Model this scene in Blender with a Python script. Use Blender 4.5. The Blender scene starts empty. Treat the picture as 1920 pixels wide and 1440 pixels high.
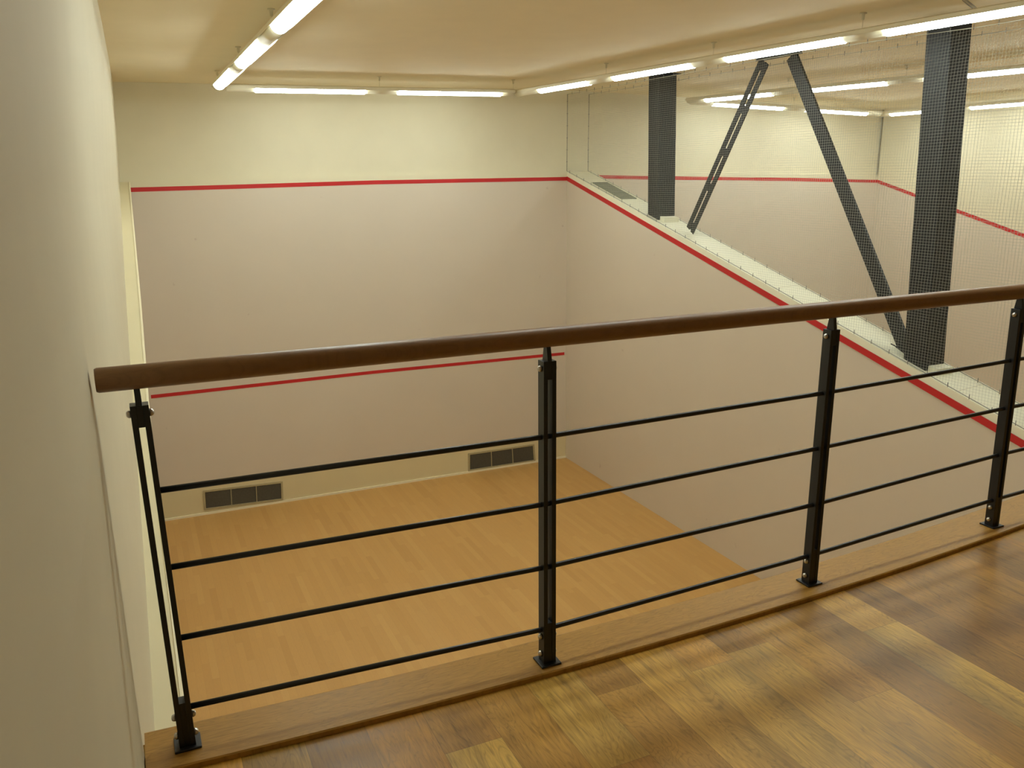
import bpy, bmesh, math, random
from mathutils import Vector, Matrix
random.seed(7)
SC = bpy.context.scene
COL = SC.collection

# ---------------------------------------------------------------- camera, world, exposure
cam_d = bpy.data.cameras.new('camera')
cam = bpy.data.objects.new('camera', cam_d); COL.objects.link(cam)
CX, CY, CZ = -0.135, -12.057, 4.651
yaw, pitch, roll = 0.4271, -0.2503, -0.0065
f = Vector((math.sin(yaw)*math.cos(pitch), math.cos(yaw)*math.cos(pitch), math.sin(pitch)))
r = Vector((math.cos(yaw), -math.sin(yaw), 0)); u = r.cross(f)
r2 = r*math.cos(roll)+u*math.sin(roll); u2 = -r*math.sin(roll)+u*math.cos(roll)
m = Matrix(((r2.x, u2.x, -f.x), (r2.y, u2.y, -f.y), (r2.z, u2.z, -f.z))).to_4x4()
m.translation = (CX, CY, CZ)
cam.matrix_world = m
cam_d.sensor_width = 36; cam_d.lens = 1566.2/1920*36
cam_d.shift_x = -5.96/1920; cam_d.shift_y = 15.0/1920
cam_d.clip_start = 0.02; cam_d.clip_end = 100
SC.camera = cam

w = bpy.data.worlds.new('world'); SC.world = w; w.use_nodes = True
w.node_tree.nodes['Background'].inputs[0].default_value = (0.9, 0.85, 0.7, 1)
w.node_tree.nodes['Background'].inputs[1].default_value = 0.0
SC.view_settings.view_transform = 'Standard'; SC.view_settings.look = 'None'
SC.view_settings.exposure = 0.0; SC.view_settings.gamma = 1.0
SC.view_settings.use_curve_mapping = False
SC.cycles.max_bounces = 8; SC.cycles.diffuse_bounces = 7
SC.cycles.use_adaptive_sampling = True; SC.cycles.adaptive_threshold = 0.015
SC.cycles.sample_clamp_indirect = 6
SC.cycles.use_denoising = True
LIGHT_COL = (0.905, 1.0, 0.955)
LIGHT_STR = 28.0

# ---------------------------------------------------------------- materials
def srgb(r, g, b):
    c = [x/255 for x in (r, g, b)]
    return tuple((x/12.92 if x <= .04045 else ((x+.055)/1.055)**2.4) for x in c)+(1,)
class NT:
    def __init__(s, name):
        s.m = bpy.data.materials.new(name); s.m.use_nodes = True
        s.t = s.m.node_tree; s.b = s.t.nodes['Principled BSDF']
    def n(s, typ, **kw):
        x = s.t.nodes.new(typ)
        for k, v in kw.items(): setattr(x, k, v)
        return x
    def l(s, a, b): s.t.links.new(a, b)
    def math(s, op, a, b=None, c=None):
        x = s.n('ShaderNodeMath', operation=op)
        for i, v in enumerate((a, b, c)):
            if v is None: continue
            if isinstance(v, (int, float)): x.inputs[i].default_value = v
            else: s.l(v, x.inputs[i])
        return x.outputs[0]
def paint(name, col, rough=.6, noise=.04, scale=3.0, bump=.02, bscale=120, spots=None):
    k = NT(name); k.b.inputs['Roughness'].default_value = rough
    tc = k.n('ShaderNodeTexCoord')
    nz = k.n('ShaderNodeTexNoise'); nz.inputs['Scale'].default_value = scale; nz.inputs['Detail'].default_value = 5
    k.l(tc.outputs['Object'], nz.inputs['Vector'])
    mx = k.n('ShaderNodeMix', data_type='RGBA')
    k.l(nz.outputs['Fac'], mx.inputs['Factor'])
    mx.inputs['A'].default_value = tuple(c*(1-noise) for c in col[:3])+(1,)
    mx.inputs['B'].default_value = tuple(min(1, c*(1+noise)) for c in col[:3])+(1,)
    out = mx.outputs['Result']
    if spots:
        n2 = k.n('ShaderNodeTexNoise'); n2.inputs['Scale'].default_value = 6.5; n2.inputs['Detail'].default_value = 2
        k.l(tc.outputs['Object'], n2.inputs['Vector'])
        cr = k.n('ShaderNodeValToRGB'); cr.color_ramp.elements[0].position = .735; cr.color_ramp.elements[1].position = .78
        cr.color_ramp.elements[0].color = (0, 0, 0, 1); cr.color_ramp.elements[1].color = (1, 1, 1, 1)
        k.l(n2.outputs['Fac'], cr.inputs['Fac'])
        m2 = k.n('ShaderNodeMix', data_type='RGBA'); k.l(cr.outputs['Color'], m2.inputs['Factor'])
        k.l(out, m2.inputs['A']); m2.inputs['B'].default_value = spots
        out = m2.outputs['Result']
    k.l(out, k.b.inputs['Base Color'])
    if bump:
        nb = k.n('ShaderNodeTexNoise'); nb.inputs['Scale'].default_value = bscale
        k.l(tc.outputs['Object'], nb.inputs['Vector'])
        bp = k.n('ShaderNodeBump'); bp.inputs['Strength'].default_value = bump*4; bp.inputs['Distance'].default_value = .002
        k.l(nb.outputs['Fac'], bp.inputs['Height']); k.l(bp.outputs['Normal'], k.b.inputs['Normal'])
    return k.m
def planks(name, W, L, cols, rough, seam, grain=.5, gscale=1.0, seamw=.0015, rotate=False, spec=.5, bandy=0.0, knots=0.0):
    """boards running along Y (or X when rotate), each with its own tone and grain"""
    k = NT(name); k.b.inputs['Roughness'].default_value = rough
    k.b.inputs['Specular IOR Level'].default_value = spec
    tc = k.n('ShaderNodeTexCoord'); sp = k.n('ShaderNodeSeparateXYZ'); k.l(tc.outputs['Object'], sp.inputs[0])
    X, Y = (sp.outputs['Y'], sp.outputs['X']) if rotate else (sp.outputs['X'], sp.outputs['Y'])
    xs = k.math('DIVIDE', X, W); row = k.math('FLOOR', xs); fx = k.math('FRACT', xs)
    w1 = k.n('ShaderNodeTexWhiteNoise', noise_dimensions='1D'); k.l(row, w1.inputs['W'])
    ys = k.math('ADD', k.math('DIVIDE', Y, L), k.math('MULTIPLY', w1.outputs['Value'], 7.31))
    cl = k.math('FLOOR', ys); fy = k.math('FRACT', ys)
    cb = k.n('ShaderNodeCombineXYZ'); k.l(row, cb.inputs[0]); k.l(cl, cb.inputs[1])
    w2 = k.n('ShaderNodeTexWhiteNoise', noise_dimensions='3D'); k.l(cb.outputs[0], w2.inputs['Vector'])
    rnd = w2.outputs['Value']
    cr = k.n('ShaderNodeValToRGB'); els = cr.color_ramp.elements
    while len(els) < len(cols): els.new(.5)
    for i, c in enumerate(cols):
        els[i].position = i/(len(cols)-1); els[i].color = c
    k.l(rnd, cr.inputs['Fac'])
    # grain coordinates, displaced per board
    gx = k.math('ADD', X, k.math('MULTIPLY', rnd, 13.0)); gy = k.math('ADD', Y, k.math('MULTIPLY', w2.outputs['Value'], 29.0))
    gv = k.n('ShaderNodeCombineXYZ'); k.l(k.math('MULTIPLY', gx, 1.0), gv.inputs[0]); k.l(k.math('MULTIPLY', gy, .09), gv.inputs[1])
    n1 = k.n('ShaderNodeTexNoise'); n1.inputs['Scale'].default_value = 110*gscale; n1.inputs['Roughness'].default_value = .62; n1.inputs['Detail'].default_value = 6
    k.l(gv.outputs[0], n1.inputs['Vector'])
    gv2 = k.n('ShaderNodeCombineXYZ'); k.l(gx, gv2.inputs[0]); k.l(k.math('MULTIPLY', gy, .16), gv2.inputs[1])
    n2 = k.n('ShaderNodeTexNoise'); n2.inputs['Scale'].default_value = 9*gscale; n2.inputs['Detail'].default_value = 3; n2.inputs['Distortion'].default_value = 1.2
    k.l(gv2.outputs[0], n2.inputs['Vector'])
    ring = k.math('FRACT', k.math('MULTIPLY', n2.outputs['Fac'], 20.0))
    ringv = k.math('ABSOLUTE', k.math('SUBTRACT', ring, .5))
    thin = k.math('MINIMUM', 1.0, k.math('MULTIPLY', ringv, 5.0))
    g = k.math('ADD', k.math('MULTIPLY', n1.outputs['Fac'], .95), k.math('MULTIPLY', thin, .20))
    if knots:
        n5 = k.n('ShaderNodeTexNoise'); n5.inputs['Scale'].default_value = 26; n5.inputs['Detail'].default_value = 2
        gv5 = k.n('ShaderNodeCombineXYZ'); k.l(gx, gv5.inputs[0]); k.l(k.math('MULTIPLY', gy, .10), gv5.inputs[1]); gv5.inputs[2].default_value = 4.0
        k.l(gv5.outputs[0], n5.inputs['Vector'])
        st = k.math('MINIMUM', 1.0, k.math('MAXIMUM', 0.0, k.math('MULTIPLY', k.math('SUBTRACT', n5.outputs['Fac'], .60), 6.0)))
        g = k.math('SUBTRACT', g, k.math('MULTIPLY', st, knots))
    fac = k.math('ADD', k.math('MULTIPLY', k.math('SUBTRACT', g, .5), grain), 1.0)
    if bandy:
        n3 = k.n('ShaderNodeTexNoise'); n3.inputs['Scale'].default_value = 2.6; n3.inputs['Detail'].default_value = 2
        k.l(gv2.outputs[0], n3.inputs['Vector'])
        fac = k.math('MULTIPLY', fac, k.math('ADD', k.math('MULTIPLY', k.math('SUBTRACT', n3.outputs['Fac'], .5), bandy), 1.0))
    ex = k.math('MULTIPLY', k.math('MINIMUM', fx, k.math('SUBTRACT', 1.0, fx)), W)
    ey = k.math('MULTIPLY', k.math('MINIMUM', fy, k.math('SUBTRACT', 1.0, fy)), L)
    e = k.math('LESS_THAN', k.math('MINIMUM', ex, ey), seamw)
    fac = k.math('MULTIPLY', fac, k.math('SUBTRACT', 1.0, k.math('MULTIPLY', e, seam)))
    mv = k.n('ShaderNodeVectorMath', operation='SCALE'); k.l(cr.outputs['Color'], mv.inputs[0]); k.l(fac, mv.inputs['Scale'])
    k.l(mv.outputs[0], k.b.inputs['Base Color'])
    rg = k.math('ADD', k.math('MULTIPLY', n1.outputs['Fac'], .16), rough-.08); k.l(rg, k.b.inputs['Roughness'])
    bp = k.n('ShaderNodeBump'); bp.inputs['Strength'].default_value = .12; bp.inputs['Distance'].default_value = .001
    k.l(fac, bp.inputs['Height']); k.l(bp.outputs['Normal'], k.b.inputs['Normal'])
    return k.m
def metal(name, col, rough=.45, metallic=0.0):
    k = NT(name); k.b.inputs['Roughness'].default_value = rough; k.b.inputs['Metallic'].default_value = metallic
    tc = k.n('ShaderNodeTexCoord'); nz = k.n('ShaderNodeTexNoise'); nz.inputs['Scale'].default_value = 40
    k.l(tc.outputs['Object'], nz.inputs['Vector'])
    mx = k.n('ShaderNodeMix', data_type='RGBA'); k.l(nz.outputs['Fac'], mx.inputs['Factor'])
    mx.inputs['A'].default_value = tuple(c*.85 for c in col[:3])+(1,); mx.inputs['B'].default_value = tuple(c*1.15 for c in col[:3])+(1,)
    k.l(mx.outputs['Result'], k.b.inputs['Base Color'])
    return k.m

M = {}
M['cream'] = paint('cream_plaster', srgb(218, 211, 183), .75)
M['ceiling'] = paint('ceiling_plaster', srgb(238, 228, 198), .8)
M['left'] = paint('left_wall_plaster', srgb(211, 203, 177), .75)
M['court'] = paint('court_panel', srgb(210, 199, 182), .5, noise=.03, scale=1.5, spots=srgb(198, 184, 168))
M['cap'] = paint('cap_white', srgb(232, 230, 206), .6)
M['leftcap'] = paint('left_cap_cream', srgb(216, 206, 172), .65)
M['tin'] = paint('tin_cream', srgb(216, 204, 164), .5)
M['strip'] = paint('white_strip', srgb(236, 228, 198), .5)
M['red'] = paint('red_line_paint', srgb(188, 32, 34), .5, noise=.03)
M['housing'] = paint('light_housing_white', srgb(228, 222, 196), .45, bump=0)
M['courtfloor'] = planks('court_maple_strips', .07, .8, [srgb(186, 143, 80), srgb(194, 151, 87), srgb(190, 147, 84), srgb(197, 155, 91)], .42, .12, grain=.16, seamw=.001)
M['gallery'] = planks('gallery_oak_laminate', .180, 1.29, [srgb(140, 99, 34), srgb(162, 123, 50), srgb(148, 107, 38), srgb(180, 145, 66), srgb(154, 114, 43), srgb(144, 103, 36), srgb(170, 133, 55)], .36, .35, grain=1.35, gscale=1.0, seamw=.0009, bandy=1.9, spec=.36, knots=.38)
M['kerb'] = planks('kerb_oak', 3.0, 90.0, [srgb(146, 108, 48), srgb(152, 113, 52)], .42, 0, grain=1.1, gscale=1.5, rotate=True, spec=.22)
M['rail'] = planks('handrail_oak', 3.0, 90.0, [srgb(118, 86, 54), srgb(126, 92, 58)], .4, 0, grain=.5, gscale=1.6, rotate=True)
M['black'] = metal('black_powder_coat', srgb(22, 23, 25), .42)
M['rod'] = metal('black_rod', srgb(20, 18, 18), .35)
M['steel'] = metal('brushed_steel_bolt', (.55, .52, .48), .3, 1.0)
M['column'] = metal('column_dark_grey', srgb(26, 28, 30), .55)
M['net'] = metal('white_net_cord', srgb(190, 190, 176), .8)
M['cable'] = metal('steel_cable', (.30, .29, .25), .5, .3)
M['clip'] = metal('clip_steel', (.22, .21, .18), .5, .3)
M['hanger'] = metal('hanger_grey', srgb(214, 206, 176), .5)
M['grille'] = metal('vent_mesh_grey', srgb(92, 88, 76), .6)
M['grille_dark'] = metal('vent_dark_back', srgb(40, 38, 34), .7)
M['ventframe'] = metal('vent_frame_beige', srgb(172, 160, 124), .5)
M['slat'] = metal('grey_green_slat', srgb(128, 130, 112), .5)
M['bead'] = paint('corner_bead', srgb(206, 196, 166), .6, bump=0)
k = NT('lit_diffuser')
k.b.inputs['Base Color'].default_value = (.9, .9, .9, 1)
k.b.inputs['Emission Color'].default_value = LIGHT_COL+(1,)
k.b.inputs['Emission Strength'].default_value = LIGHT_STR
M['lit'] = k.m

# ---------------------------------------------------------------- helpers
def link(o, parent=None):
    COL.objects.link(o)
    if parent: o.parent = parent
    return o
class MB:
    """collects shapes for ONE mesh object"""
    def __init__(s): s.bm = bmesh.new()
    def face(s, pts, mi=0):
        fc = s.bm.faces.new([s.bm.verts.new(p) for p in pts]); fc.material_index = mi; return s
    def hexa(s, p, mi=0):
        """8 points: bottom 4 ccw, top 4 ccw"""
        v = [s.bm.verts.new(q) for q in p]
        for ids in ((3, 2, 1, 0), (4, 5, 6, 7), (0, 1, 5, 4), (1, 2, 6, 5), (2, 3, 7, 6), (3, 0, 4, 7)):
            fc = s.bm.faces.new([v[i] for i in ids]); fc.material_index = mi
        return s
    def box(s, a, b, mi=0):
        (x0, y0, z0), (x1, y1, z1) = a, b
        return s.hexa([(x0, y0, z0), (x1, y0, z0), (x1, y1, z0), (x0, y1, z0), (x0, y0, z1), (x1, y0, z1), (x1, y1, z1), (x0, y1, z1)], mi)
    def tube(s, pts, rad, n=8, mi=0, caps=True, smooth=True):
        pts = [Vector(p) for p in pts]; rings = []
        for i, p in enumerate(pts):
            d = (pts[min(i+1, len(pts)-1)]-pts[max(i-1, 0)]).normalized()
            up = Vector((0, 0, 1)) if abs(d.z) < .95 else Vector((1, 0, 0))
            a = d.cross(up).normalized(); b = d.cross(a).normalized()
            rr = rad[i] if isinstance(rad, (list, tuple)) else rad
            rings.append([s.bm.verts.new(p+(a*math.cos(t)+b*math.sin(t))*rr) for t in [2*math.pi*j/n for j in range(n)]])
        for i in range(len(rings)-1):
            for j in range(n):
                fc = s.bm.faces.new((rings[i][j], rings[i][(j+1) % n], rings[i+1][(j+1) % n], rings[i+1][j]))
                fc.material_index = mi; fc.smooth = smooth
        if caps:
            for rg, rev in ((rings[0], False), (rings[-1], True)):
                fc = s.bm.faces.new(rg[::-1] if not rev else rg); fc.material_index = mi
        return s
    def extrude(s, prof, A, B, side, up, mi=0, smooth=False):
        """profile [(a,b)] in side/up axes swept from A to B"""
        A, B, side, up = Vector(A), Vector(B), Vector(side), Vector(up)
        r0 = [s.bm.verts.new(A+side*a+up*b) for a, b in prof]; r1 = [s.bm.verts.new(B+side*a+up*b) for a, b in prof]
        n = len(prof)
        for j in range(n):
            fc = s.bm.faces.new((r0[j], r0[(j+1) % n], r1[(j+1) % n], r1[j])); fc.material_index = mi; fc.smooth = smooth
        for rg in (r0[::-1], r1):
            fc = s.bm.faces.new(rg); fc.material_index = mi
        return s
    def dome(s, c, d, rad, h, n=12, mi=0):
        """rounded bolt head at c pointing along d"""
        c, d = Vector(c), Vector(d).normalized()
        prof = [(rad*.96, 0), (rad, h*.25), (rad*.9, h*.6), (rad*.6, h*.9), (rad*.001, h)]
        up = Vector((0, 0, 1)) if abs(d.z) < .9 else Vector((1, 0, 0))
        a = d.cross(up).normalized(); b = d.cross(a)
        rings = [[s.bm.verts.new(c+d*t+(a*math.cos(q)+b*math.sin(q))*rr) for q in [2*math.pi*j/n for j in range(n)]] for rr, t in prof]
        for i in range(len(rings)-1):
            for j in range(n):
                fc = s.bm.faces.new((rings[i][j], rings[i][(j+1) % n], rings[i+1][(j+1) % n], rings[i+1][j])); fc.smooth = True; fc.material_index = mi
        s.bm.faces.new(rings[0][::-1]); s.bm.faces.new(rings[-1])
        return s
    def build(s, name, mats, parent=None, bevel=0, loc=None, label=None):
        bmesh.ops.recalc_face_normals(s.bm, faces=s.bm.faces)
        me = bpy.data.meshes.new(name); 
        if loc is not None:
            bmesh.ops.translate(s.bm, verts=s.bm.verts, vec=-Vector(loc))
        s.bm.to_mesh(me); s.bm.free()
        for mm in (mats if isinstance(mats, (list, tuple)) else [mats]): me.materials.append(M[mm])
        o = link(bpy.data.objects.new(name, me), parent)
        if loc is not None: o.location = loc
        if bevel:
            md = o.modifiers.new('bevel', 'BEVEL'); md.width = bevel; md.segments = 2; md.limit_method = 'ANGLE'; md.angle_limit = math.radians(40)
        if label: o['label'] = label
        return o
def tag(o, label, cat, group=None):
    o['label'] = label; o['category'] = cat
    if group: o['group'] = group
    return o
def struct(o): o['kind'] = 'structure'; return o
def thing(name, label, cat, loc=(0, 0, 0), group=None):
    o = link(bpy.data.objects.new(name, None)); o.location = loc; o.empty_display_size = .1
    return tag(o, label, cat, group)
def child(mb, name, mats, root, bevel=0, label=None):
    """mesh given in world coordinates, parented to a thing whose origin is at root.location"""
    o = mb.build(name, mats, root, bevel)
    P = Vector(root.location); q = root.parent
    while q: P += q.location; q = q.parent
    o.data.transform(Matrix.Translation(-P))
    if label: o['label'] = label
    return o

# ---------------------------------------------------------------- measured levels
FLZ = 3.03                       # gallery floor
KZ = 3.049                       # top of the kerb board
def ceil_z(x): return 5.85+.018*x if x < 6.5 else 5.967-.0175*(x-6.5)
def cap_z(y): return 4.75+.2666*y          # top of the sloping partition wall
def red_z(y): return 4.678+.2666*y         # top of the sloping out line
XR, XT = 6.28, 6.72              # partition faces
def wx(z): return 6.293-.004*z
YB = -9.78                       # back wall of the courts / front of gallery slab
X2 = 12.96
YG = -16.0

# ---------------------------------------------------------------- room shell
fl = MB().box((-.6, YB, -.1), (6.5, .1, 0)).build('floor', 'courtfloor'); struct(fl)
fl2 = MB().box((6.5, YB, -.1), (X2+.2, .1, 0)).build('floor_next_court', 'courtfloor'); struct(fl2)
gb = MB(); gxs = [-.6, -.25, .3, .9, 1.5, 2.1, 2.7, 3.3, 4.0, X2+.2]
def gfront(x): x = max(-.25, min(x, 4)); return -9.66-.045*x+.023*x*x
gr_ = [[gb.bm.verts.new(p) for p in ((x, YG, FLZ-.25), (x, gfront(x), FLZ-.25), (x, gfront(x), FLZ), (x, YG, FLZ))] for x in gxs]
for a, b in zip(gr_, gr_[1:]):
    for j in range(4): gb.bm.faces.new((a[j], a[(j+1) % 4], b[(j+1) % 4], b[j]))
gb.bm.faces.new(gr_[0]); gb.bm.faces.new(gr_[-1])
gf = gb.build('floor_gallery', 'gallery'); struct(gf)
ce = MB()
for a, b in ((-.8, 6.5), (6.5, X2+.4)):
    ce.hexa([(a, YG-.2, ceil_z(a)), (b, YG-.2, ceil_z(b-1e-6)), (b, .2, ceil_z(b-1e-6)), (a, .2, ceil_z(a)),
             (a, YG-.2, 6.3), (b, YG-.2, 6.3), (b, .2, 6.3), (a, .2, 6.3)])
struct(ce.build('ceiling', 'ceiling'))

# front wall of the near court: pink-grey panel below the red line, cream above, tin at the bottom
TOPR = [(-.039, 4.541), (1.308, 4.568), (3.143, 4.609), (4.619, 4.625), (6.28, 4.641)]
LEDGE = [(-.6, 4.622), (-.134, 4.634), (1.665, 4.677), (3.949, 4.710), (6.30, 4.741)]
fw = MB()
lx = [-.6, -.039, 1.308, 3.143, 4.619, 6.30]
def interp(tab, x):
    if x <= tab[0][0]: return tab[0][1]
    for (a, p), (b, q) in zip(tab, tab[1:]):
        if x <= b: return p+(q-p)*(x-a)/(b-a)
    return tab[-1][1]
fw.face([(-.6, 0, 0), (-.6, 0, 4.53)]+[(x, 0, z) for x, z in TOPR]+[(6.30, 0, 4.641), (6.30, 0, 0)], 0)
for a, b in zip(lx, lx[1:]):
    fw.face([(a, 0, interp(TOPR, a)), (b, 0, interp(TOPR, b)), (b, 0, interp(LEDGE, b)), (a, 0, interp(LEDGE, a))], 1)
    za, zb = interp(LEDGE, a), interp(LEDGE, b)
    fw.face([(a, 0, za), (b, 0, zb), (b, .045, zb), (a, .045, za)], 1)
    fw.face([(a, .045, za), (b, .045, zb), (b, .045, 6.2), (a, .045, 6.2)], 1)
fwo = fw.build('wall_front', ['court', 'cream']); struct(fwo)
def hline(name, tab, th, y, mat, parent, lo=0):
    b = MB()
    for (a, p), (c, q) in zip(tab, tab[1:]):
        b.hexa([(a, y-.002, p-th/2), (c, y-.002, q-th/2), (c, y, q-th/2), (a, y, p-th/2), (a, y-.002, p+th/2), (c, y-.002, q+th/2), (c, y, q+th/2), (a, y, p+th/2)])
    return b.build(name, mat, parent)
hline('out_line', TOPR, .055, -.001, 'red', fwo)
hline('service_line', [(-.088, 1.807), (3.0, 1.835), (6.255, 1.823)], .048, -.001, 'red', fwo)
MB().box((-.14, -.012, 0), (6.29, -.001, .455)).build('tin', 'tin', fwo, label='cream tin panel along the foot of the wall')
MB().box((-.14, -.03, 0), (6.29, -.012, .032)).build('tin_strip', 'strip', fwo, label='pale strip where the tin meets the floor')

# front wall of the next court
T2 = [(6.73, 4.668), (8.702, 4.633), (10.8, 4.603), (X2, 4.555)]
L2 = [(6.30, 4.744), (8.7, 4.725), (X2+.2, 4.67)]
f2 = MB()
f2.face([(6.5, 0, 0), (6.5, 0, 4.67)]+[(x, 0, z) for x, z in T2]+[(X2+.2, 0, 4.55), (X2+.2, 0, 0)], 0)
xs = [6.30, 6.73, 8.702, 10.8, X2, X2+.2]
for a, b in zip(xs, xs[1:]):
    la, lb = interp(L2, a), interp(L2, b); ta, tb = interp(T2, a), interp(T2, b)
    f2.face([(a, 0, ta), (b, 0, tb), (b, 0, lb), (a, 0, la)], 1)
    f2.face([(a, 0, la), (b, 0, lb), (b, .045, lb), (a, .045, la)], 1)
    f2.face([(a, .045, la), (b, .045, lb), (b, .045, 6.2), (a, .045, 6.2)], 1)
f2o = f2.build('wall_front_next_court', ['court', 'cream']); struct(f2o)
hline('out_line', [(6.725, 4.668)]+T2[1:], .055, -.001, 'red', f2o)

# partition wall between the courts with its sloping cap
pw = MB()
y0, y1 = 0.0, YB
pw.face([(wx(0), y0, 0), (wx(0), y1, 0), (wx(2), y1, red_z(y1)), (wx(4.6), y0, red_z(y0))], 0)
pw.face([(wx(4.6), y0, red_z(y0)), (wx(2), y1, red_z(y1)), (wx(2), y1, cap_z(y1)), (wx(4.6), y0, cap_z(y0))], 1)
pw.face([(wx(4.6), y0, cap_z(y0)), (wx(2), y1, cap_z(y1)), (XT, y1, cap_z(y1)), (XT, y0, cap_z(y0))], 1)
pw.face([(XT, y0, cap_z(y0)), (XT, y1, cap_z(y1)), (XT, y1, red_z(y1)), (XT, y0, red_z(y0))], 1)
pw.face([(XT, y0, red_z(y0)), (XT, y1, red_z(y1)), (XT, y1, 0), (XT, y0, 0)], 0)
pw.face([(wx(0), y1, 0), (XT, y1, 0), (XT, y1, cap_z(y1)), (wx(2), y1, cap_z(y1))], 0)
pwo = pw.build('wall_partition', ['court', 'cap']); struct(pwo)
def sline(xf, sgn, ys, name, parent, zoff=0.0, th=.068):
    b = MB(); x1, x2 = (xf, xf+sgn*.002)
    za, zb = red_z(ys[0])+zoff, red_z(ys[1])+zoff
    b.hexa([(x1, ys[0], za-th), (x2, ys[0], za-th), (x2, ys[1], zb-th), (x1, ys[1], zb-th),
            (x1, ys[0], za), (x2, ys[0], za), (x2, ys[1], zb), (x1, ys[1], zb)])
    return b.build(name, 'red', parent)
sline(XR-.0035, -1, (0, YB), 'out_line', pwo)
sline(XT+.001, 1, (0, YB), 'out_line', pwo)
# joints in the cap
jb = MB()
for jy in (-7.23, -4.86, -9.1):
    jb.hexa([(XR-.0045, jy, cap_z(jy)+.0002), (XT, jy+.05, cap_z(jy+.05)+.0002), (XT, jy+.055, cap_z(jy+.055)+.0002), (XR-.0045, jy+.005, cap_z(jy+.005)+.0002),
             (XR-.0045, jy, cap_z(jy)+.001), (XT, jy+.05, cap_z(jy+.05)+.001), (XT, jy+.055, cap_z(jy+.055)+.001), (XR-.0045, jy+.005, cap_z(jy+.005)+.001)])
jb.build('cap_joint', 'bead', pwo, label='thin grey joints across the white cap')

# low left side wall of the near court (only its sloping cap shows) and the building wall beside it
lc = MB()
LZ = lambda y: 4.636+.2555*y
LR = lambda y: 4.58+.2555*y
inn = [(-.04, 0.0), (-.095, -3.98), (-.131, -5.85), (-.138, -7.0), (-.133, -8.02), (-.138, YB)]
for (a, p), (b, q) in zip(inn, inn[1:]):
    lc.face([(a, p, LZ(p)), (b, q, LZ(q)), (-.4, q, LZ(q)), (-.4, p, LZ(p))], 1)
    lc.face([(a, p, LZ(p)), (b, q, LZ(q)), (b, q, LR(q)), (a, p, LR(p))], 1)
lc.face([(-.142, 0, 0), (-.142, 0, 4.5), (-.142, YB, LZ(YB)-.01), (-.142, YB, 0)], 0)
lc.face([(-.142, YB, 0), (-.142, YB, LZ(YB)), (-.4, YB, LZ(YB)), (-.4, YB, 0)], 0)
lco = lc.build('wall_left_side', ['court', 'leftcap']); struct(lco)
eb = MB()
for (a, p), (b, q) in zip(inn, inn[1:]):
    eb.hexa([(a-.012, p, LZ(p)), (a+.004, p, LZ(p)-.004), (b+.004, q, LZ(q)-.004), (b-.012, q, LZ(q)),
             (a-.012, p, LZ(p)+.006), (a+.004, p, LZ(p)+.006), (b+.004, q, LZ(q)+.006), (b-.012, q, LZ(q)+.006)])
eb.build('edge_trim', 'strip', lco, label='bright thin trim on the inner edge of the cap')

bw = MB()
# outer wall: rows of (y, x at low z, x at ceiling)
prof = [(.045, -.158, -.088), (-3.3, -.202, -.112), (-5.0, -.222, -.130), (-7.8, -.245, -.17), (-9.71, -.272, -.22)]
def wpt(i, z):
    y, xl, xh = prof[i]
    t = max(0, min(1, (z-4.6)/1.25)); return (xl+(xh-xl)*t, y, z)
zs = [0, 2.0, 3.2, 4.6, 5.2, 6.2]
for i in range(len(prof)-1):
    for a, b in zip(zs, zs[1:]):
        fc = bw.face([wpt(i, a), wpt(i+1, a), wpt(i+1, b), wpt(i, b)])
wl = bw.build('wall_left', 'left'); struct(wl)
# gallery side wall, standing slightly proud, with a corner bead
g = MB()
gz = [(FLZ-.25, -.255), (3.6, -.255), (4.05, -.257), (4.35, -.271), (4.6, -.272), (5.85, -.22), (6.2, -.22)]
for (za_, xa), (zb_, xb) in zip(gz, gz[1:]):
    g.face([(xa-.028, YG, za_), (xa, -9.71, za_), (xb, -9.71, zb_), (xb-.028, YG, zb_)])
    g.face([(xa, -9.71, za_), (xa-.08, -9.71, za_), (xb-.08, -9.71, zb_), (xb, -9.71, zb_)])
bmesh.ops.remove_doubles(g.bm, verts=g.bm.verts, dist=1e-5)
for fc_ in g.bm.faces: fc_.smooth = False
gw = g.build('wall_gallery', 'left'); struct(gw)

# end wall of the next court
ew = MB()
ew.face([(X2, 0, 0), (X2, YB, 0), (X2, YB, red_z(YB)-.08), (X2, 0, 4.555)], 0)
ew.face([(X2, 0, 4.555), (X2, YB, red_z(YB)-.08), (X2, YB, 6.2), (X2, 0, 6.2)], 1)
ew.face([(X2, YB, 0), (X2, YG, 0), (X2, YG, 6.2), (X2, YB, 6.2)], 1)
ewo = ew.build('wall_right', ['court', 'cream']); struct(ewo)
rl = MB(); za, zb = 4.585, 4.585+.277*YB
rl.hexa([(X2-.003, 0, za-.06), (X2-.001, 0, za-.06), (X2-.001, YB, zb-.06), (X2-.003, YB, zb-.06), (X2-.003, 0, za), (X2-.001, 0, za), (X2-.001, YB, zb), (X2-.003, YB, zb)])
rl.build('out_line', 'red', ewo)
struct(MB().box((-.6, YB-.1, 0), (X2, YB, FLZ-.25)).build('wall_back', 'court'))
struct(MB().box((-.6, YG-.1, FLZ), (X2, YG, 6.2)).build('wall_gallery_back', 'cream'))

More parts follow.
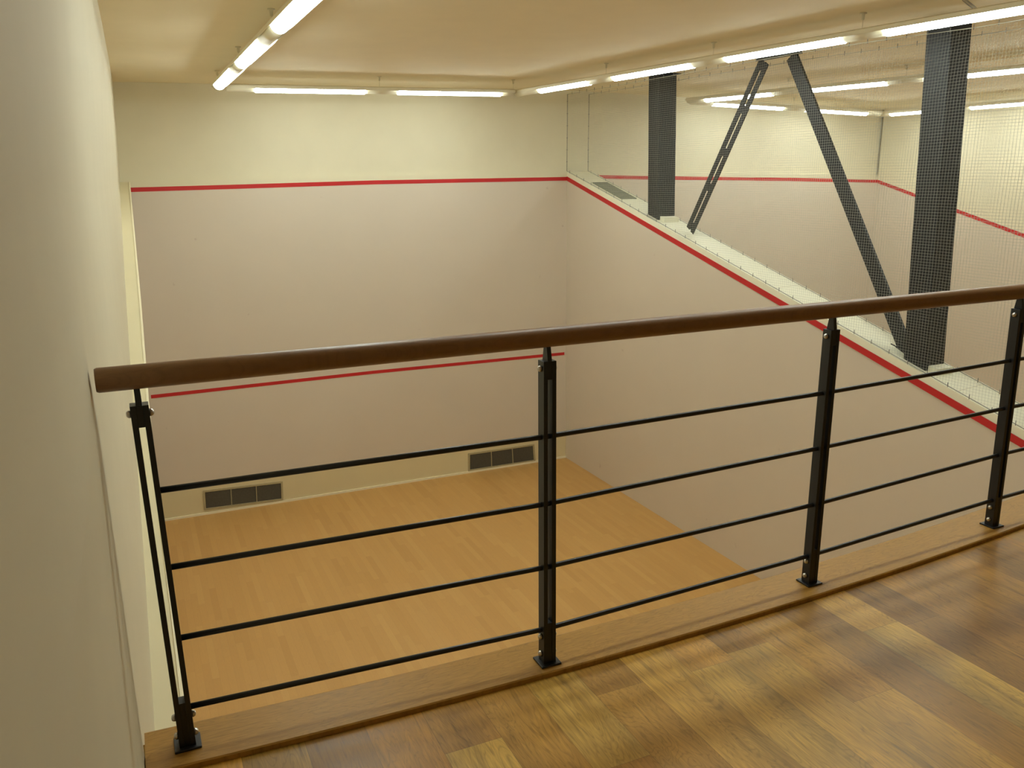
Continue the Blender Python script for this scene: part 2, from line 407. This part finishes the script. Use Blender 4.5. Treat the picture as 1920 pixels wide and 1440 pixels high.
# ---------------------------------------------------------------- kerb board under the balustrade
def kfar(x): x = min(x, 4); return -9.618-.045*x+.023*x*x
def knear(x): x = min(x, 4); return -9.826-.043*x+.021*x*x
kx = [-.252+i*(4.25/18) for i in range(19)]+[4.6, 5.2, 5.8, 6.2]
kb = MB(); R = []
for x in kx:
    n, q = knear(x), kfar(x)
    pr = [(n, FLZ), (n, KZ-.004), (n+.004, KZ), (q-.014, KZ), (q-.004, KZ-.005), (q, KZ-.018), (q, KZ-.045), (n+.18, KZ-.045), (n+.18, FLZ)]
    R.append([kb.bm.verts.new((x, a, b)) for a, b in pr])
for i in range(len(R)-1):
    for j in range(9):
        kb.bm.faces.new((R[i][j], R[i+1][j], R[i+1][(j+1) % 9], R[i][(j+1) % 9]))
kb.bm.faces.new(R[0]); kb.bm.faces.new(R[-1][::-1])
kerb = kb.build('kerb_board', 'kerb')
tag(kerb, 'long oak kerb board along the gallery edge under the balustrade posts', 'board')

# ---------------------------------------------------------------- balustrade
bal = thing('balustrade', 'black metal balustrade with round oak handrail and four horizontal rods on the gallery edge', 'railing', (-.137, -9.726, KZ))
def rail_pt(x): return Vector((x, -9.75+.0159*x, 4.164+.0006*x))
hr = MB(); xs = [-.25, -.244]+[0.1+i*.5 for i in range(13)]; xs[-1] = 6.0
hr.tube([rail_pt(x) for x in xs], [.029]+[.032]*(len(xs)-1), n=28)
child(hr, 'handrail', 'rail', bal, label='round oak handrail with its end cut off short of the wall')
# base (x, y) and top x of each post; the last two stand beyond the frame
posts = [(-.137, -9.726, -.158), (1.012, -9.787, 1.035), (2.236, -9.726, 2.250), (3.428, -9.652, 3.335), (4.60, -9.60, 4.56), (5.80, -9.59, 5.76)]
def axis(p, z):
    bx, by, tx = p; t = (z-KZ)/(4.164-KZ); T = rail_pt(tx)
    return Vector((bx+(T.x-bx)*t, by+(T.y-by)*t, z))
W2, FT, D2 = .0225, .0145, .021
for pi, p in enumerate(posts):
    root_post = None
    pm = MB()
    za, zb = KZ+.006, 4.091
    A, B = axis(p, za), axis(p, zb)
    for s in (-1, 1):
        def q(P, a, b): return (P.x+a, P.y+b, P.z)
        x0, x1 = (s*W2, s*(W2-FT)) if s < 0 else (s*(W2-FT), s*W2)
        pm.hexa([q(A, x0, -D2), q(A, x1, -D2), q(A, x1, D2), q(A, x0, D2), q(B, x0, -D2), q(B, x1, -D2), q(B, x1, D2), q(B, x0, D2)])
    po = child(pm, 'post', 'black', bal, bevel=.001, label=None)
    def sub(mb, name, mat, bevel=0, label=None):
        o = mb.build(name, mat, po, bevel); o.data.transform(Matrix.Translation(-Vector(bal.location)))
        if label: o['label'] = label
        return o
    # tapered tongue carrying the handrail
    T0, T1, T2_ = axis(p, 4.032), axis(p, 4.091), axis(p, 4.138)
    iw = W2-FT+.0002
    def ring(P, a, b): return [(P.x-a, P.y-b, P.z), (P.x+a, P.y-b, P.z), (P.x+a, P.y+b, P.z), (P.x-a, P.y+b, P.z)]
    tm = MB(); tm.hexa(ring(T0, iw, D2-.001)+ring(T1, iw, D2-.001)); tm.hexa(ring(T1, iw-.0005, D2-.002)+ring(T2_, iw-.001, .011))
    sub(tm, 'tongue', 'black', .0008)
    # stub and foot plate
    S0, S1 = axis(p, KZ+.006), axis(p, KZ+.150)
    sm = MB(); sm.hexa(ring(S0, iw, D2-.002)+ring(S1, iw, D2-.002)); sub(sm, 'stub', 'black')
    F = axis(p, KZ)
    sub(MB().box((F.x-.037, F.y-.036, KZ), (F.x+.037, F.y+.036, KZ+.007)), 'foot_plate', 'black', .0015)
    for bz in (4.066, KZ+.098, KZ+.036):
        P = axis(p, bz)
        for s in (-1, 1):
            bm_ = MB().dome(P+Vector((s*W2, 0, 0)), (s, 0, 0), .0105, .0115)
            sub(bm_, 'bolt', 'steel', 0, 'rounded steel bolt head')
rodz = [[3.172, 3.171, 3.169, 3.183, 3.19, 3.19], [3.398, 3.393, 3.388, 3.410, 3.415, 3.415],
        [3.619, 3.614, 3.622, 3.636, 3.64, 3.64], [3.847, 3.842, 3.844, 3.859, 3.865, 3.865]]
for zz in rodz:
    pts = [axis(p, z) for p, z in zip(posts, zz)]; pts[0].x += .0145
    rm = MB().tube(pts, .0088, n=14)
    child(rm, 'rod', 'rod', bal)

# ---------------------------------------------------------------- columns and bracing on the partition wall
def column(name, label, yn, yf, x0, x1, dy, dx):
    root = thing(name, label, 'column', (x0, yn, cap_z(yn)), 'dark steel columns on the partition wall')
    zt = ceil_z(x0)-.012
    c = MB()
    c.hexa([(x0, yn, cap_z(yn)), (x1, yn, cap_z(yn)), (x1, yf, cap_z(yf)), (x0, yf, cap_z(yf)),
            (x0+dx, yn+dy, zt), (x1+dx, yn+dy, zt), (x1+dx, yf+dy, zt), (x0+dx, yf+dy, zt)])
    child(c, 'shaft', 'column', root, .006)
    t = MB().box((x0-.02, yn+dy-.03, zt), (x1+.02, yf+dy+.03, ceil_z(x1)-.001)); child(t, 'head_plate', 'column', root)
    b = MB(); h = .05
    b.hexa([(x0+.03, yn-.10, cap_z(yn-.10)), (x1-.005, yn-.10, cap_z(yn-.10)), (x1-.005, yn-.002, cap_z(yn)), (x0+.03, yn-.002, cap_z(yn)),
            (x0+.03, yn-.10, cap_z(yn)+h*.7), (x1-.005, yn-.10, cap_z(yn)+h*.7), (x1-.005, yn-.002, cap_z(yn)+h), (x0+.03, yn-.002, cap_z(yn)+h)])
    child(b, 'foot_block', 'cap', root, .003, 'small white block against the foot of the column')
    return root
column('steel_column', 'dark grey steel column nearer the front wall, left of the sloping braces', -2.45, -2.20, 6.36, 6.63, .04, -.03)
c2 = column('steel_column', 'wide dark grey steel column right of the sloping braces, nearer the gallery', -6.85, -6.60, 6.345, 6.585, .10, -.045)
hk = MB().tube([(6.36, -6.62, 3.03), (6.33, -6.50, 3.10), (6.31, -6.47, 3.115)], .006, n=8)
child(hk, 'hook', 'column', c2, label='thin dark hook near the foot of the column')

br = thing('steel_brace', 'dark A shaped steel bracing between the two columns on the partition wall', 'brace', (6.5, -2.95, cap_z(-2.95)))
def leg(root, bot, top, halfw, gap, thick, slots=None, x=6.5):
    """bot/top = (y, z) of the leg's centre line"""
    (yb, zb), (yt, zt) = bot, top
    d = Vector((0, yt-yb, zt-zb)); L = d.length; d.normalize(); s = Vector((0, d.z, -d.y))
    def strip(a, b, t0, t1, th=thick):
        mb = MB(); P = Vector((x, yb, zb))
        def pt(w, t, dx): return tuple(P+s*w+d*t+Vector((dx, 0, 0)))
        # ends cut level with cap and ceiling: shift t along the leg by the sideways offset
        def cut(w, t):
            return t
        mb.hexa([pt(a, cut(a, t0), -th/2), pt(b, cut(b, t0), -th/2), pt(b, cut(b, t0), th/2), pt(a, cut(a, t0), th/2),
                 pt(a, cut(a, t1), -th/2), pt(b, cut(b, t1), -th/2), pt(b, cut(b, t1), th/2), pt(a, cut(a, t1), th/2)])
        return mb
    if gap:
        child(strip(-halfw, -gap/2, 0, L), 'flat_bar', 'column', root); child(strip(gap/2, halfw, 0, L), 'flat_bar', 'column', root)
        for t in slots: child(strip(-gap/2, gap/2, t*L-.05, t*L+.05, thick*.8), 'spacer', 'column', root)
    else:
        child(strip(-halfw, halfw, 0, L), 'leg', 'column', root)
leg(br, (-2.985, 3.985), (-4.215, 5.895), .084, .034, .014, [.03, .285, .50, .745, .975])
leg(br, (-6.575, 2.905), (-4.645, 5.895), .072, 0, .03)
hp = MB().hexa([(6.47, -4.77, 5.905), (6.53, -4.77, 5.905), (6.53, -4.11, 5.905), (6.47, -4.11, 5.905), (6.47, -4.75, 5.955), (6.53, -4.75, 5.955), (6.53, -4.13, 5.955), (6.47, -4.13, 5.955)])
child(hp, 'head_plate', 'column', br)

# ---------------------------------------------------------------- nets
def net(label, x, topz, xfront):
    """netting hung in the plane x between the cap and a cable under the ceiling"""
    root = thing('safety_net', label, 'net', (x, -4.8, cap_z(-4.8)), 'white nets above the partition wall')
    ya, yb = 0.0, -9.38
    def X(y): return x+(xfront-x)*max(0, 1+y/1.0) if y > -1 else x
    def Zt(y):
        for (p, a), (q_, b) in zip(topz, topz[1:]):
            if y >= q_: return a+(b-a)*(p-y)/(p-q_)
        return topz[-1][1]
    def Zb(y): return cap_z(y)+.012
    def wob(y, z): return .006*math.sin(y*2.3+z*1.7)+.004*math.sin(y*6.1-z*3.3)
    nb = MB(); rad = .00085; cw, ch = .030, .0255
    nv = int((ya-yb)/cw)
    for i in range(nv+1):
        y = ya-i*cw; z0, z1 = Zb(y), Zt(y); k = max(2, int((z1-z0)/.45))
        nb.tube([(X(y)+wob(y, z0+(z1-z0)*j/k), y+.003*math.sin(3*j+y), z0+(z1-z0)*j/k) for j in range(k+1)], rad, n=3, caps=False)
    z = 2.22
    while z < 5.87:
        # level cords, sagging a little; start where they clear the sloping cap
        y1 = min(ya, (z-.012-4.75)/.2666)
        yy = [y1-(y1-yb)*j/max(2, int((y1-yb)/.4)) for j in range(max(2, int((y1-yb)/.4))+1)]
        pts = [(X(y)+wob(y, z), y, z+.004*math.sin(y*5+z)) for y in yy if z < Zt(y)]
        if len(pts) > 1: nb.tube(pts, rad, n=3, caps=False)
        z += ch
    nt = child(nb, 'netting', 'net', root); nt['kind'] = 'stuff'
    ty = [ya-(ya-yb)*j/24 for j in range(25)]
    child(MB().tube([(X(y), y, Zt(y)) for y in ty], .0035, n=6), 'cable', 'net', root, label='pale top cable of the net')
    child(MB().tube([(X(y), y, Zb(y)) for y in ty], .0035, n=6), 'cable', 'cable', root, label='grey cable along the wall cap')
    child(MB().tube([(X(0), -.006, Zb(0)), (X(0), -.006, Zt(0))], .0045, n=6), 'cable', 'cable', root, label='grey upright cable on the front wall')
    for i in range(42):
        y = -.15-i*.22
        c = MB().tube([(X(y), y, Zt(y)-.012), (X(y), y, Zt(y)+.028)], .0035, n=5); child(c, 'clip', 'clip', root)
    for i in range(42):
        y = -.1-i*.22
        c = MB().tube([(X(y), y, Zb(y)-.012), (X(y)-.001, y, Zb(y)+.03)], .0035, n=5); child(c, 'clip', 'clip', root)
    for i in range(6):
        zz = 4.9+i*.18
        c = MB().tube([(X(0)-.012, -.006, zz), (X(0)+.012, -.006, zz)], .0035, n=5); child(c, 'clip', 'clip', root)
    return root
net('fine white net on the near edge of the wall cap, in front of the columns', XR+.008, [(0, 5.905), (-4.99, 5.872), (-6.07, 5.848), (-6.94, 5.81), (-9.6, 5.79)], 6.27)
net('fine white net on the far edge of the wall cap, behind the columns', 6.675, [(0, 5.915), (-4.72, 5.866), (-6.18, 5.826), (-7.14, 5.808), (-9.6, 5.79)], 6.65)

# coiled wire under the ceiling at the top right
cw_ = thing('coiled_wire', 'thin grey coiled wire under the ceiling in the upper right corner', 'wire', (6.32, -6.95, 5.94))
path = [Vector((5.75, -7.28, 5.93)), Vector((6.30, -6.97, 5.945)), Vector((6.42, -7.3, 5.945)), Vector((6.47, -8.6, 5.93))]
for a, b in zip(path, path[1:]):
    L = (b-a).length; n = int(L/.03)
    pts = []
    for i in range(n*8+1):
        t = i/(n*8); an = i/8*2*math.pi
        pts.append(a.lerp(b, t)+Vector((0, 0, -.012*math.sin(an)))+(b-a).normalized().cross(Vector((0, 0, 1)))*.012*math.cos(an))
    child(MB().tube(pts, .0017, n=4, caps=False), 'wire', 'cable', cw_)

# ---------------------------------------------------------------- vents
def tin_vent(label, p00, p10, p11, p01):
    root = thing('vent_grille', label, 'vent', (p00[0], -.014, p00[1]), 'vents in the tin')
    def P(u, v, y):
        a = Vector((p00[0], 0, p00[1])).lerp(Vector((p10[0], 0, p10[1])), u); b = Vector((p01[0], 0, p01[1])).lerp(Vector((p11[0], 0, p11[1])), u)
        q = a.lerp(b, v); return (q.x, y, q.z)
    def bar(mb, u0, v0, u1, v1, ya, yb):
        mb.hexa([P(u0, v0, yb), P(u1, v0, yb), P(u1, v0, ya), P(u0, v0, ya), P(u0, v1, yb), P(u1, v1, yb), P(u1, v1, ya), P(u0, v1, ya)])
    fr = MB()
    for a in ((-.025, -.10, 1.025, 0), (-.025, 1, 1.025, 1.10), (-.025, 0, 0, 1), (1, 0, 1.025, 1)): bar(fr, *a, -.013, -.028)
    child(fr, 'frame', 'ventframe', root)
    bk = MB(); bar(bk, 0, 0, 1, 1, -.0125, -.0145); child(bk, 'backing', 'grille_dark', root)
    for i in range(3):
        ms = MB(); u0, u1 = i/3+.006, (i+1)/3-.006
        for j in range(26):
            v = (j+.5)/26; bar(ms, u0, v-.011, u1, v+.011, -.015, -.019)
        for j in range(22):
            u = u0+(u1-u0)*(j+.5)/22; bar(ms, u-.0025, 0, u+.0025, 1, -.0148, -.0185)
        child(ms, 'mesh_panel', 'grille', root)
    for i in (1, 2):
        dv = MB(); bar(dv, i/3-.005, 0, i/3+.005, 1, -.0147, -.025); child(dv, 'divider', 'ventframe', root)
tin_vent('three-part grey vent in the tin at the left, near the left side wall', (.46, .095), (1.515, .065), (1.525, .307), (.468, .340))
tin_vent('three-part grey vent in the tin at the right, beside the corner of the court', (4.523, .055), (5.68, .05), (5.66, .305), (4.527, .31))
vc = thing('vent_grille', 'slatted grey-green vent lying on the sloping wall cap near the front wall', 'vent', (6.37, -1.08, cap_z(-1.08)))
def cp(x, y, h): return (x, y, cap_z(y)+h)
def cbox(mb, x0, x1, ya, yb, h0, h1):
    mb.hexa([cp(x0, yb, h0), cp(x1, yb, h0), cp(x1, ya, h0), cp(x0, ya, h0), cp(x0, yb, h1), cp(x1, yb, h1), cp(x1, ya, h1), cp(x0, ya, h1)])
b = MB(); cbox(b, 6.375, 6.615, -.665, -1.485, .0005, .003); child(b, 'backing', 'grille_dark', vc)
b = MB()
cbox(b, 6.365, 6.375, -.655, -1.495, .0005, .012); cbox(b, 6.615, 6.625, -.655, -1.495, .0005, .012)
cbox(b, 6.375, 6.615, -.655, -.667, .0005, .012); cbox(b, 6.375, 6.615, -1.483, -1.495, .0005, .012); child(b, 'frame', 'slat', vc)
for i in range(11):
    y = -.70-i*.0745; b = MB(); cbox(b, 6.375, 6.615, y, y-.052, .004, .011); child(b, 'slat', 'slat', vc)

# ---------------------------------------------------------------- suspended strip lights
def sect(hw, h, n=10):
    return [(hw*math.cos(math.pi+math.pi*i/n), h*math.sin(math.pi+math.pi*i/n)) for i in range(n+1)]
def light_row(label, A, B, tubes, hangers, side, drop=.125, endcap=True):
    """A,B: start and end (x, y) of the housing. tubes: list of ((x0,y0),(x1,y1)); hangers: list of (x,y)"""
    root = thing('strip_light', label, 'light', (A[0], A[1], ceil_z(A[0])), 'suspended strip light rows')
    def top(x): return ceil_z(x)-drop
    A3, B3 = Vector((A[0], A[1], top(A[0]))), Vector((B[0], B[1], top(B[0])))
    d = (B3-A3).normalized(); s = d.cross(Vector((0, 0, 1))).normalized(); up = Vector((0, 0, 1))
    # spine above the diffusers, full length
    hb = MB()
    hb.extrude([(-.082, -.048), (-.078, -.014), (-.05, -.002), (.05, -.002), (.078, -.014), (.082, -.048), (.079, -.048), (.072, -.020), (-.072, -.020), (-.079, -.048)], A3, B3, s, up)
    child(hb, 'housing', 'housing', root, label='pale housing running above the tubes')
    pr = sect(.066, .068)
    # blank covers between the lit parts
    ts = sorted([sorted(((Vector((p[0], p[1], top(p[0])))-A3).dot(d), (Vector((q[0], q[1], top(q[0])))-A3).dot(d))) for p, q in tubes])
    L = (B3-A3).length; cur = 0
    for t0, t1 in ts+[(L, L)]:
        if t0-cur > .02:
            mb = MB().extrude([(a*.97, b*.92-.022) for a, b in pr], A3+d*cur, A3+d*(t0), s, up, smooth=True); child(mb, 'blank_cover', 'housing', root)
        cur = t1
    for t0, t1 in ts:
        mb = MB().extrude([(a, b-.0225) for a, b in pr], A3+d*t0, A3+d*t1, s, up, smooth=True); child(mb, 'diffuser', 'lit', root, label='glowing white diffuser')
    for hx, hy in hangers:
        P = Vector((hx, hy, ceil_z(hx))); t = (P-A3).dot(d); Q = A3+d*t
        h = MB()
        h.tube([(Q.x, Q.y, P.z-.001), (Q.x, Q.y, P.z-.006), (Q.x, Q.y, P.z-.007), (Q.x, Q.y, P.z-.05), (Q.x, Q.y, P.z-.055), (Q.x, Q.y, Q.z)], [.028, .028, .014, .011, .0022, .0022], n=10)
        child(h, 'hanger', 'hanger', root)
    return root
light_row('strip light row along the left wall over the near court, tubes running towards the viewer', (1.00, -1.28), (1.00, -9.02),
          [((1, -1.46), (1, -2.98)), ((1, -3.50), (1, -4.88)), ((1, -5.58), (1, -7.0)), ((1, -7.5), (1, -8.85))], [(1, -1.363), (1, -3.324), (1, -5.287), (1, -7.25)], 0)
light_row('strip light row of two tubes across the front of the near court', (1.10, -1.21), (4.80, -1.21),
          [((1.428, -1.2), (2.755, -1.2)), ((3.188, -1.2), (4.61, -1.2))], [(2.95, -1.2), (4.80, -1.2)], 0)
light_row('strip light row across the back of the near court, above the gallery edge', (1.10, -8.93), (5.70, -8.93),
          [((1.428, -8.93), (2.80, -8.93)), ((3.18, -8.93), (4.58, -8.93))], [(1.25, -8.93), (2.98, -8.93), (4.80, -8.93)], 0)
light_row('strip light row across the back of the next court, above the gallery edge', (9.65, -8.93), (12.3, -8.93),
          [((9.75, -8.93), (10.6, -8.93)), ((10.9, -8.93), (12.1, -8.93))], [(10.75, -8.93)], 0)
light_row('strip light row along the partition side of the near court, in front of the nets', (4.90, -1.14), (5.86, -9.02),
          [((4.93, -1.72), (5.20, -2.76)), ((5.18, -3.26), (5.40, -4.52)), ((5.36, -5.02), (5.62, -6.33)), ((5.67, -6.74), (5.80, -8.2))], [(5.04, -3.10), (5.22, -4.83), (5.45, -6.52)], 0)
light_row('strip light row along the partition side of the next court, seen through the nets', (7.82, -1.0), (9.5, -9.02),
          [((7.86, -1.35), (8.13, -2.50)), ((8.25, -3.07), (8.48, -4.13)), ((8.62, -4.60), (8.95, -6.0)), ((9.02, -6.5), (9.3, -8.0))], [(8.10, -2.75), (8.52, -4.36)], 0)
light_row('strip light row across the front of the next court, seen through the nets', (7.93, -.90), (12.0, -.78),
          [((8.36, -.9), (9.77, -.9)), ((10.29, -.8), (11.67, -.8))], [(10.02, -.85)], 0)
light_row('strip light row along the far right wall of the next court, seen through the nets', (12.10, -.75), (12.45, -9.02),
          [((12.17, -.95), (12.22, -2.0)), ((12.25, -2.45), (12.3, -3.9)), ((12.32, -4.4), (12.36, -5.9)), ((12.38, -6.4), (12.42, -7.9))], [(12.22, -2.2)], 0)
